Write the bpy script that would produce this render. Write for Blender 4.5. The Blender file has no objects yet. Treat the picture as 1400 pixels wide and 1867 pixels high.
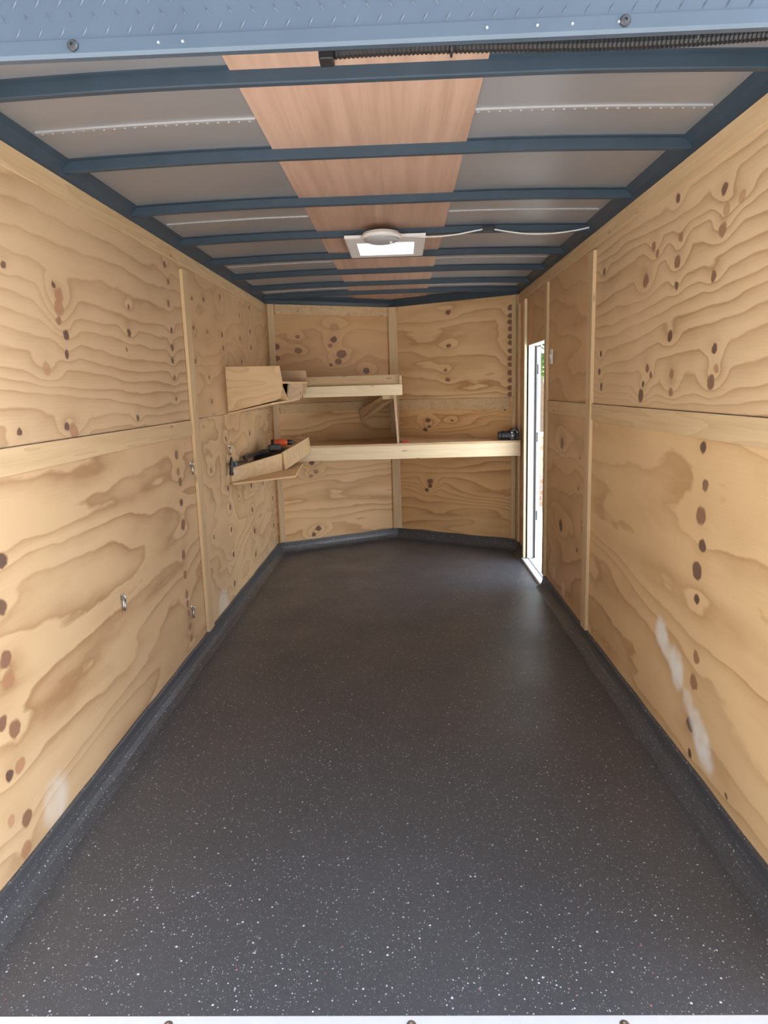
import bpy, bmesh, math, random
from mathutils import Vector, Matrix
random.seed(7)
S = bpy.context.scene
COL = S.collection

# ------------------------------------------------------------------ camera
F, PITCH, YAW, ROLL, EYE = 1253.2265, -0.17706, 0.03049, 0.02953, 1.3397
def camera():
    cy, sy, cp, sp = math.cos(YAW), math.sin(YAW), math.cos(PITCH), math.sin(PITCH)
    fw = Vector((-sy*cp, cy*cp, sp)); r = Vector((cy, sy, 0)); u = r.cross(fw)
    cr, sr = math.cos(ROLL), math.sin(ROLL)
    r2 = cr*r - sr*u; u2 = sr*r + cr*u
    cam = bpy.data.cameras.new('camera'); o = bpy.data.objects.new('camera', cam); COL.objects.link(o)
    m = Matrix((r2, u2, -fw)).transposed().to_4x4(); m.translation = Vector((0, 0, EYE)); o.matrix_world = m
    cam.sensor_fit = 'VERTICAL'; cam.sensor_height = 36.0; cam.lens = 36.0*F/1867.0
    cam.clip_start = 0.05; cam.clip_end = 300
    S.camera = o
camera()

# ------------------------------------------------------------------ world, sun, exposure
S.view_settings.view_transform = 'Standard'; S.view_settings.look = 'None'
S.view_settings.gamma = 1.0; S.view_settings.use_curve_mapping = False
S.view_settings.exposure = 0.80
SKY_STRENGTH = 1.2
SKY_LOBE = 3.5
SUN_STRENGTH = 10.0
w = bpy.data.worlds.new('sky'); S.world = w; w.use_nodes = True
nt = w.node_tree; nt.nodes.clear()
wo = nt.nodes.new('ShaderNodeOutputWorld'); bg = nt.nodes.new('ShaderNodeBackground')
tc = nt.nodes.new('ShaderNodeTexCoord'); sx = nt.nodes.new('ShaderNodeSeparateXYZ')
cr_ = nt.nodes.new('ShaderNodeValToRGB'); nz = nt.nodes.new('ShaderNodeTexNoise'); mx = nt.nodes.new('ShaderNodeMix')
mx.data_type = 'RGBA'
nt.links.new(tc.outputs['Generated'], sx.inputs[0]); nt.links.new(sx.outputs['Z'], cr_.inputs[0])
cr_.color_ramp.elements[0].position = 0.0; cr_.color_ramp.elements[0].color = (.93, .95, 1.0, 1)
cr_.color_ramp.elements[1].position = 0.8; cr_.color_ramp.elements[1].color = (.50, .68, 1.0, 1)
nz.inputs['Scale'].default_value = 2.4; nz.inputs['Detail'].default_value = 5
mr = nt.nodes.new('ShaderNodeMapRange'); mr.inputs[1].default_value = .45; mr.inputs[2].default_value = .65
nt.links.new(tc.outputs['Generated'], nz.inputs['Vector']); nt.links.new(nz.outputs['Fac'], mr.inputs[0])
nt.links.new(mr.outputs[0], mx.inputs[0]); nt.links.new(cr_.outputs[0], mx.inputs[6]); mx.inputs[7].default_value = (1, 1, 1, 1)
nt.links.new(mx.outputs[2], bg.inputs[0])
dp = nt.nodes.new('ShaderNodeVectorMath'); dp.operation = 'DOT_PRODUCT'; dp.inputs[1].default_value = (.955, -.05, .29)   # bright lobe added to the sky to light the nose wall through the side door
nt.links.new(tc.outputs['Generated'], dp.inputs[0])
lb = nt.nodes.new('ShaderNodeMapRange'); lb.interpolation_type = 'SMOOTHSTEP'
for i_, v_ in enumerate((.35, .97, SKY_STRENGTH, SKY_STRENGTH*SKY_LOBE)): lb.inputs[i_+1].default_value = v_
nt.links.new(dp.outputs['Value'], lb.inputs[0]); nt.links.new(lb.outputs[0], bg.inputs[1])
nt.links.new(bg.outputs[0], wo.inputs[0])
sun = bpy.data.lights.new('sun', 'SUN'); sun.energy = SUN_STRENGTH; sun.angle = math.radians(1.0); sun.color = (1, .95, .88)
so = bpy.data.objects.new('sun', sun); COL.objects.link(so)
so.location = (0, 0, 8)
so.rotation_euler = Vector((.12, -.45, -1.0)).to_track_quat('-Z', 'Y').to_euler()

# ------------------------------------------------------------------ node helpers
class NT:
    def __init__(s, name):
        s.m = bpy.data.materials.new(name); s.m.use_nodes = True
        s.t = s.m.node_tree; s.t.nodes.clear()
        s.out = s.t.nodes.new('ShaderNodeOutputMaterial')
    def n(s, typ, **kw):
        nd = s.t.nodes.new('ShaderNode'+typ)
        for k, v in kw.items(): setattr(nd, k, v)
        return nd
    def put(s, sock, v):
        if v is None: return
        if isinstance(v, (int, float)): sock.default_value = v
        elif isinstance(v, (tuple, list)):
            v = tuple(v)
            if sock.type == 'RGBA' and len(v) == 3: v = v+(1,)
            sock.default_value = v
        else: s.t.links.new(v, sock)
    def math(s, op, a, b=None, c=None, clamp=False):
        nd = s.n('Math', operation=op, use_clamp=clamp)
        for i, v in enumerate((a, b, c)): s.put(nd.inputs[i], v)
        return nd.outputs[0]
    def vmath(s, op, a, b=None):
        nd = s.n('VectorMath', operation=op); s.put(nd.inputs[0], a); s.put(nd.inputs[1], b)
        return nd.outputs['Value'] if op in ('DISTANCE', 'LENGTH', 'DOT_PRODUCT') else nd.outputs[0]
    def rng(s, v, a, b, c, d, smooth=False):
        nd = s.n('MapRange'); nd.interpolation_type = 'SMOOTHSTEP' if smooth else 'LINEAR'
        for i, q in enumerate((v, a, b, c, d)): s.put(nd.inputs[i], q)
        return nd.outputs[0]
    def noise(s, vec, scale=5, detail=2, rough=.5, dist=0):
        nd = s.n('TexNoise'); s.put(nd.inputs['Vector'], vec)
        nd.inputs['Scale'].default_value = scale; nd.inputs['Detail'].default_value = detail
        nd.inputs['Roughness'].default_value = rough; nd.inputs['Distortion'].default_value = dist
        return nd.outputs['Fac']
    def ramp(s, f, els, interp='LINEAR'):
        nd = s.n('ValToRGB'); cr = nd.color_ramp; cr.interpolation = interp
        while len(cr.elements) < len(els): cr.elements.new(1)
        for e, (p, c) in zip(cr.elements, els): e.position = p; e.color = tuple(c)+(1,)
        s.put(nd.inputs[0], f); return nd.outputs[0]
    def mix(s, f, a, b, blend='MIX'):
        nd = s.n('Mix', data_type='RGBA', blend_type=blend)
        s.put(nd.inputs[0], f); s.put(nd.inputs[6], a); s.put(nd.inputs[7], b); return nd.outputs[2]
    def bsdf(s, color, rough=.5, metal=0, spec=.5, bump=None, bs=.2, bd=.01, **kw):
        b = s.n('BsdfPrincipled'); s.put(b.inputs['Base Color'], color); s.put(b.inputs['Roughness'], rough)
        s.put(b.inputs['Metallic'], metal); s.put(b.inputs['Specular IOR Level'], spec)
        for k, v in kw.items(): s.put(b.inputs[k.replace('_', ' ')], v)
        if bump is not None:
            bn = s.n('Bump'); s.put(bn.inputs['Height'], bump); bn.inputs['Strength'].default_value = bs
            bn.inputs['Distance'].default_value = bd; s.t.links.new(bn.outputs[0], b.inputs['Normal'])
        s.t.links.new(b.outputs[0], s.out.inputs[0]); return s.m

def plain(name, color, rough=.5, metal=0, var=.06, scale=30, bump=.0, spec=.5):
    t = NT(name); g = t.n('TexCoord').outputs['Object']
    f = t.noise(g, scale, 4)
    lo = tuple(c*(1-var*2) for c in color); hi = tuple(min(1, c*(1+var)) for c in color)
    return t.bsdf(t.mix(f, lo, hi), rough, metal, spec, f if bump else None, bump, .002)

def plywood(name, knots=(), axis='y', light=(.66, .47, .27), dark=(.47, .28, .13), rings=9, seed=0.0,
            across=2.4, along=.42, warp=1.0, trend=8, stains=(), contrast=1.0):
    """rotary-cut plywood; u runs along the grain, v across it; knots = (u, v, radius cm, darkness)"""
    t = NT(name)
    pos = t.n('NewGeometry').outputs['Position']
    sp = t.n('SeparateXYZ'); t.put(sp.inputs[0], pos)
    u = sp.outputs['Y' if axis == 'y' else 'X']; v = sp.outputs['Z']
    cb = t.n('CombineXYZ'); t.put(cb.inputs[0], u); t.put(cb.inputs[1], v); t.put(cb.inputs[2], seed)
    P = cb.outputs[0]
    jn = t.n('TexNoise'); t.put(jn.inputs['Vector'], P); jn.inputs['Scale'].default_value = 28; jn.inputs['Detail'].default_value = 2
    jit = t.vmath('MULTIPLY', t.vmath('SUBTRACT', jn.outputs['Color'], (.5, .5, .5)), (.022, .022, 0))
    PJ = t.vmath('ADD', P, jit)
    # low frequency growth field
    sc = t.vmath('MULTIPLY', P, (along, across, 1))
    fld = t.noise(sc, 1.0, 2.2, .42, .35)
    wig = t.noise(t.vmath('MULTIPLY', P, (2.2, 7.0, 1)), 1.0, 2, .5)
    wig2 = t.noise(t.vmath('MULTIPLY', P, (9, 26, 1)), 1.0, 2, .5)
    fld = t.math('ADD', t.math('MULTIPLY', fld, rings), t.math('MULTIPLY', wig, 1.0))
    fld = t.math('ADD', fld, t.math('MULTIPLY', wig2, .30))
    fld = t.math('ADD', fld, t.math('MULTIPLY', v, trend))
    kd = None; kr = None
    sq = t.vmath('MULTIPLY', PJ, (.80, .92, 1))
    sq2 = t.vmath('MULTIPLY', P, (.55, 1.0, 1))
    for (ku, kv, rad, drk) in knots:
        r = rad/100.0
        d = t.vmath('DISTANCE', sq, (ku*.80, kv*.92, seed))
        m = t.rng(d, r*.82, r*1.08, min(drk, 1.3), 0, True)
        kd = m if kd is None else t.math('MAXIMUM', kd, m)
        rim = t.rng(t.math('ABSOLUTE', t.math('SUBTRACT', d, r)), 0, .0035, .55*drk, 0, True)
        kr = rim if kr is None else t.math('MAXIMUM', kr, rim)
        if r > .008:
            d2 = t.vmath('DISTANCE', sq2, (ku*.55, kv, seed))
            a = warp*min(2.0, r*75)
            fld = t.math('ADD', fld, t.rng(d2, r*.5, .018+r*3.0, a, 0, True))
    fr = t.math('FRACT', fld)
    band = t.ramp(fr, [(0, (0, 0, 0)), (.35, (.16,)*3), (.72, (.55,)*3), (.90, (1, 1, 1)), (1.0, (0, 0, 0))])
    amp = t.rng(t.noise(t.vmath('MULTIPLY', P, (.8, 1.8, 1)), 1.4, 2), .32, .68, .40*contrast, 1.0*contrast)
    streak = t.noise(t.vmath('MULTIPLY', P, (6, 240, 1)), 1.0, 3, .6)
    blotch = t.noise(t.vmath('MULTIPLY', P, (1.2, 2.2, 1)), 1.7, 3, .5)
    f = t.math('MULTIPLY', band, amp)
    f = t.math('ADD', f, t.math('MULTIPLY', t.math('SUBTRACT', streak, .5), .34))
    f = t.math('ADD', f, t.math('MULTIPLY', t.math('SUBTRACT', blotch, .5), .8), clamp=True)
    c = t.mix(f, light, dark)
    # small dark flecks of bark pockets
    vor = t.n('TexVoronoi'); t.put(vor.inputs['Vector'], t.vmath('MULTIPLY', P, (5.5, 3.2, 1))); vor.inputs['Scale'].default_value = 1.0
    fk = t.math('MULTIPLY', t.rng(vor.outputs['Distance'], .012, .03, 1, 0), t.math('GREATER_THAN', blotch, .5))
    c = t.mix(t.math('MULTIPLY', fk, .7), c, (.10, .05, .03))
    if kd is not None:
        kc = t.ramp(kd, [(0, (.50, .30, .15)), (.5, (.36, .17, .08)), (.78, (.20, .10, .06)), (1, (.075, .042, .034))])
        ringn = t.noise(t.vmath('MULTIPLY', P, (1, 1, 1)), 180, 2)
        kc = t.mix(t.math('MULTIPLY', ringn, .35), kc, (.42, .26, .16))
        c = t.mix(t.math('MULTIPLY', kd, 1.6, clamp=True), c, kc)
        c = t.mix(t.math('MULTIPLY', kr, .75, clamp=True), c, (.14, .07, .04))
    for (su, sv, ru, rv, a) in stains:
        d = t.vmath('DISTANCE', t.vmath('MULTIPLY', PJ, (1/ru, 1/rv, 1)), (su/ru, sv/rv, seed))
        m = t.math('MULTIPLY', t.rng(d, .45, 1.1, a, 0, True), t.rng(t.noise(P, 14, 3), .3, .6, .55, 1))
        c = t.mix(m, c, (.80, .76, .68))
    return t.bsdf(c, .50, 0, .35, f, .05, .001)

def lumber(name, axis, light=(.66, .48, .28), dark=(.47, .31, .155), knotty=.5):
    t = NT(name); g = t.n('TexCoord').outputs['Object']
    oi = t.n('ObjectInfo'); off = t.n('CombineXYZ')
    for i in range(3): t.put(off.inputs[i], t.math('MULTIPLY', oi.outputs['Random'], 37.0+i*11))
    k = {'x': (.9, 14, 14), 'y': (14, .9, 14), 'z': (14, 14, .9)}[axis]
    k2 = {'x': (3, 90, 90), 'y': (90, 3, 90), 'z': (90, 90, 3)}[axis]
    G = t.vmath('ADD', g, off.outputs[0])
    a = t.noise(t.vmath('MULTIPLY', G, k), 1.0, 3, .5, .3)
    fr = t.math('FRACT', t.math('MULTIPLY', a, 5.0))
    b = t.noise(t.vmath('MULTIPLY', G, k2), 1.0, 3)
    f = t.math('ADD', t.math('MULTIPLY', fr, .45), t.math('MULTIPLY', t.math('SUBTRACT', b, .35), .7), clamp=True)
    c = t.mix(f, light, dark)
    k3 = {'x': (4.5, 16, 16), 'y': (16, 4.5, 16), 'z': (16, 16, 4.5)}[axis]
    vor = t.n('TexVoronoi'); t.put(vor.inputs['Vector'], t.vmath('MULTIPLY', G, k3)); vor.inputs['Scale'].default_value = 1.0
    kn = t.rng(vor.outputs['Distance'], .05, .15, knotty, 0, True)
    c = t.mix(kn, c, (.20, .10, .05))
    return t.bsdf(c, .55, 0, .35, b, .05, .001)

def floor_mat(name, bright=1.0):
    t = NT(name); P = t.n('NewGeometry').outputs['Position']
    c = (.0125, .0135, .0155)
    cc = t.mix(t.noise(P, 2.2, 4), (.056, .057, .061), (.074, .076, .082))
    hs = None
    for sc, thr, rmin, rmax, col in ((75, .77, .10, .24, (.62, .66, .70)), (150, .74, .12, .32, (.50, .54, .58)),
                                   (280, .62, .14, .38, (.22, .24, .26)), (90, .985, .14, .26, (.45, .16, .12))):
        v = t.n('TexVoronoi'); t.put(v.inputs['Vector'], P); v.inputs['Scale'].default_value = sc
        sp = t.n('SeparateColor'); t.put(sp.inputs[0], v.outputs['Color'])
        rad = t.rng(sp.outputs[1], 0, 1, rmin, rmax)
        m = t.math('MULTIPLY', t.math('LESS_THAN', v.outputs['Distance'], rad), t.math('GREATER_THAN', sp.outputs[0], thr))
        m = t.math('MULTIPLY', m, t.rng(sp.outputs[2], 0, 1, .35, 1))
        cc = t.mix(m, cc, col)
        hs = m if hs is None else t.math('ADD', hs, m)
    h = t.math('ADD', t.noise(P, 170, 3, .6), t.math('MULTIPLY', hs, .25))
    rough = t.rng(t.noise(P, 2.5, 3), .3, .7, .30, .44)
    return t.bsdf(cc, rough, 0, .6, h, .30, .003)

def roof_steel():
    t = NT('galvanised_steel'); P = t.n('NewGeometry').outputs['Position']
    a = t.noise(t.vmath('MULTIPLY', P, (1.5, 60, 1)), 1.0, 3)
    b = t.noise(P, 3, 3)
    c = t.mix(b, (.31, .31, .325), (.37, .37, .385))
    c = t.mix(t.math('MULTIPLY', a, .2), c, (.44, .44, .45))
    h = t.noise(t.vmath('MULTIPLY', P, (1.0, 3.0, 1)), 1.6, 1)
    return t.bsdf(c, t.rng(b, .3, .7,   .34, .44), .45, .5, h, .25, .03)

def luan():
    t = NT('luan_plywood'); P = t.n('NewGeometry').outputs['Position']
    a = t.noise(t.vmath('MULTIPLY', P, (26, 1.1, 1)), 1.0, 4, .55, .3)
    b = t.noise(t.vmath('MULTIPLY', P, (260, 9, 1)), 1.0, 2)
    f = t.math('ADD', t.rng(a, .35, .65, 0, .8), t.math('MULTIPLY', b, .25), clamp=True)
    return t.bsdf(t.mix(f, (.56, .375, .285), (.42, .265, .19)), .5, 0, .4)

M = {}
M['black_paint'] = plain('black_painted_steel', (.040, .062, .086), .40, .0, .12, 12, spec=.3)  # black paint; blue cast of sky and lens veil put into its colour
M['header_paint'] = plain('black_diamond_plate_sky_tint', (.070, .095, .125), .32, .35, .10, 9)  # black plate; sky reflection and flare painted in as blue
M['alu'] = plain('mill_aluminium', (.62, .63, .64), .33, .9, .06, 25)
M['seam'] = plain('seam_sealer', (.42, .42, .43), .5, .2, .05, 30)
M['sill'] = plain('sill_aluminium', (.78, .79, .80), .4, .25, .04, 20)
M['zinc'] = plain('zinc_plated_steel', (.55, .55, .54), .28, 1.0, .08, 60)
M['white_paint'] = plain('white_painted_metal', (.80, .80, .79), .35, 0, .02, 10)
M['white_plastic'] = plain('white_plastic', (.80, .79, .77), .4, 0, .03, 20)
M['grey_plastic'] = plain('grey_plastic', (.42, .42, .44), .4, 0, .08, 60)
M['black_rubber'] = plain('black_rubber', (.012, .013, .015), .5, 0, .1, 50)
M['black_plastic'] = plain('black_plastic', (.018, .019, .022), .38, 0, .1, 90, .05)
M['orange_plastic'] = plain('orange_plastic', (.62, .10, .03), .4, 0, .06, 30)
M['red_plastic'] = plain('red_plastic', (.50, .03, .03), .35, 0, .06, 30)
M['blue_grip'] = plain('blue_grip', (.08, .16, .24), .45, 0, .08, 30)
M['dark_steel'] = plain('dark_forged_steel', (.07, .07, .075), .4, .8, .1, 40)
M['cream_edge'] = lumber('cut_plywood_edge', 'z', (.88, .74, .50), (.74, .56, .32), .0)
M['floor'] = floor_mat('speckled_black_floor_coating')
M['steel'] = roof_steel(); M['luan'] = luan()
M['lx'] = lumber('pine_board_x', 'x'); M['ly'] = lumber('pine_board_y', 'y'); M['lz'] = lumber('pine_board_z', 'z')
M['l2x4'] = lumber('fresh_pine_stud', 'x', (.86, .73, .50), (.74, .56, .33), .45)
M['glass'] = NT('lens_glass').bsdf((.02, .02, .03), .05, 0, .8)

# ------------------------------------------------------------------ mesh helpers
def link(name, me, mat=None, parent=None):
    o = bpy.data.objects.new(name, me); COL.objects.link(o)
    if mat is not None:
        for m in (mat if isinstance(mat, (list, tuple)) else [mat]): me.materials.append(m)
    if parent is not None: o.parent = parent
    return o
def origin(o, loc):
    loc = Vector(loc); o.data.transform(Matrix.Translation(-loc)); o.location = loc; return o
def obj(name, bm, mat, parent=None, smooth=False, bevel=0, at=None):
    """at: put the origin there (the mesh is given in world space); children are given in their parent's space"""
    bmesh.ops.remove_doubles(bm, verts=bm.verts, dist=1e-6)
    bmesh.ops.recalc_face_normals(bm, faces=bm.faces)
    if smooth:
        for f in bm.faces: f.smooth = True
    me = bpy.data.meshes.new(name); bm.to_mesh(me); bm.free()
    o = link(name, me, mat, parent)
    if at is not None: origin(o, at)
    if bevel:
        b = o.modifiers.new('bevel', 'BEVEL'); b.width = bevel; b.segments = 2; b.limit_method = 'ANGLE'; b.angle_limit = .6
    return o
def tag(o, label, cat, group=None):
    o['label'] = label; o['category'] = cat
    if group: o['group'] = group
    return o
def struct(o): o['kind'] = 'structure'; return o
def thing(name, loc, label, cat, group=None, rot=(0, 0, 0)):
    o = bpy.data.objects.new(name, None); COL.objects.link(o); o.location = loc; o.rotation_euler = rot
    o.empty_display_size = .05
    return tag(o, label, cat, group)
def BM(): return bmesh.new()
def box(bm, x0, x1, y0, y1, z0, z1):
    vs = [bm.verts.new((x, y, z)) for x in (x0, x1) for y in (y0, y1) for z in (z0, z1)]
    for f in ((0, 1, 3, 2), (4, 6, 7, 5), (0, 4, 5, 1), (2, 3, 7, 6), (0, 2, 6, 4), (1, 5, 7, 3)): bm.faces.new([vs[i] for i in f])
    return bm
def prism(bm, pts, vec):
    a = [bm.verts.new(p) for p in pts]; b = [bm.verts.new(Vector(p)+Vector(vec)) for p in pts]
    bm.faces.new(a); bm.faces.new(b[::-1]); n = len(a)
    for i in range(n): bm.faces.new((a[i], b[i], b[(i+1) % n], a[(i+1) % n]))
    return bm
def tube(bm, pts, r, seg=8, cap=True):
    pts = [Vector(p) for p in pts]; rings = []
    rr = r if isinstance(r, (list, tuple)) else [r]*len(pts)
    t0 = (pts[1]-pts[0]).normalized(); ref = Vector((0, 0, 1)) if abs(t0.z) < .9 else Vector((1, 0, 0))
    nrm = t0.cross(ref).normalized()
    for i, p in enumerate(pts):
        t = (pts[min(i+1, len(pts)-1)]-pts[max(i-1, 0)]).normalized()
        nrm = (nrm - nrm.dot(t)*t).normalized(); bn = t.cross(nrm)
        rings.append([bm.verts.new(p+rr[i]*(math.cos(2*math.pi*k/seg)*nrm+math.sin(2*math.pi*k/seg)*bn)) for k in range(seg)])
    for a, b in zip(rings, rings[1:]):
        for k in range(seg): bm.faces.new((a[k], a[(k+1) % seg], b[(k+1) % seg], b[k]))
    if cap: bm.faces.new(rings[0]); bm.faces.new(rings[-1][::-1])
    return bm
def lathe(bm, prof, seg=24, mat=Matrix.Identity(4)):
    """prof: (r, z) pairs round local z"""
    rings = []
    for r, z in prof:
        if r < 1e-6: rings.append([bm.verts.new(mat @ Vector((0, 0, z)))])
        else: rings.append([bm.verts.new(mat @ Vector((r*math.cos(2*math.pi*k/seg), r*math.sin(2*math.pi*k/seg), z))) for k in range(seg)])
    for a, b in zip(rings, rings[1:]):
        for k in range(seg):
            k2 = (k+1) % seg
            if len(a) == 1 and len(b) == 1: continue
            if len(a) == 1: bm.faces.new((a[0], b[k], b[k2]))
            elif len(b) == 1: bm.faces.new((a[k], b[0], a[k2]))
            else: bm.faces.new((a[k], b[k], b[k2], a[k2]))
    if len(rings[0]) > 1: bm.faces.new(rings[0])
    if len(rings[-1]) > 1: bm.faces.new(rings[-1][::-1])
    return bm
def torus(bm, R, r, mat, n=24, k=8, a0=0, a1=2*math.pi, sx=1, sy=1):
    full = abs(a1-a0-2*math.pi) < 1e-6; cnt = n if full else n+1; rings = []
    for i in range(cnt):
        a = a0+(a1-a0)*i/n; c = Vector((math.cos(a)*R*sx, math.sin(a)*R*sy, 0)); d = Vector((math.cos(a), math.sin(a), 0))
        rings.append([bm.verts.new(mat @ (c+r*(math.cos(2*math.pi*j/k)*d+math.sin(2*math.pi*j/k)*Vector((0, 0, 1))))) for j in range(k)])
    for i in range(n if full else n):
        A = rings[i]; B = rings[(i+1) % cnt]
        for j in range(k): bm.faces.new((A[j], A[(j+1) % k], B[(j+1) % k], B[j]))
    return bm
def rotm(axis, deg): return Matrix.Rotation(math.radians(deg), 4, axis)
def T(x, y, z): return Matrix.Translation((x, y, z))

# ------------------------------------------------------------------ room dimensions
XL, XR = -1.0734, .9266          # inner faces of the side walls
Y0 = 1.27                        # rear opening
YC_L, YC_R = 5.645, 5.582        # where the walls meet the V nose
VX, VY = -.064, 6.18             # tip of the V nose
ZT = 2.033                       # top of the plywood
XC = -.084                       # centre line of the roof
def drop(x):
    u = max(0.0, (abs(x-XC)-.40)/.60); return .015*min(u, 1.15)**1.6
def zroof(x): return 2.100-drop(x)
L0, VV, R0 = Vector((XL, YC_L)), Vector((VX, VY)), Vector((XR, YC_R))
nL = Vector((-(VV-L0).y, (VV-L0).x)).normalized()      # outward normals of the nose walls
nR = Vector((-(R0-VV).y, (R0-VV).x)).normalized()

# ------------------------------------------------------------------ floor, shell
bm = BM(); prism(bm, [(XL-.03, Y0, 0), (XR+.03, Y0, 0), (XR+.03, YC_R, 0), (VX, VY+.03, 0), (XL-.03, YC_L, 0)], (0, 0, -.05))
floor = struct(obj('floor', bm, M['floor']))

def solid_wall(name, pts, z0, z1, mat):   # closed footprint extruded upwards
    bm = BM(); prism(bm, [(x, y, z0) for x, y in pts], (0, 0, z1-z0)); return struct(obj(name, bm, mat))
TK = .016                                 # plywood + gap behind
ZW = 2.16
wl = solid_wall('wall_left', [(XL-TK, Y0), (XL-.07, Y0), (XL-.07, YC_L+.03), (XL-TK, YC_L+.01)], -.05, ZW, M['white_paint'])
# right wall with the doorway
DY0, DY1, DZ0, DZ1 = 4.505, 5.20, .022, 1.622
bm = BM()
box(bm, XR+TK, XR+.07, Y0, DY0-.012, -.05, ZW); box(bm, XR+TK, XR+.07, DY1+.012, YC_R+.03, -.05, ZW)
box(bm, XR+TK, XR+.07, DY0-.012, DY1+.012, DZ1+.012, ZW); box(bm, XR+TK, XR+.07, DY0-.012, DY1+.012, -.05, -.001)
wr = struct(obj('wall_right', bm, M['white_paint']))
def off(p, n, d): return (p.x+n.x*d, p.y+n.y*d)
wf = solid_wall('wall_front', [off(L0, nL, TK), (VV.x, VV.y+TK*1.15), off(R0, nR, TK), (XR+.07, YC_R+.03), (VX, VY+.09), (XL-.07, YC_L+.03)], -.05, ZW, M['white_paint'])

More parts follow.
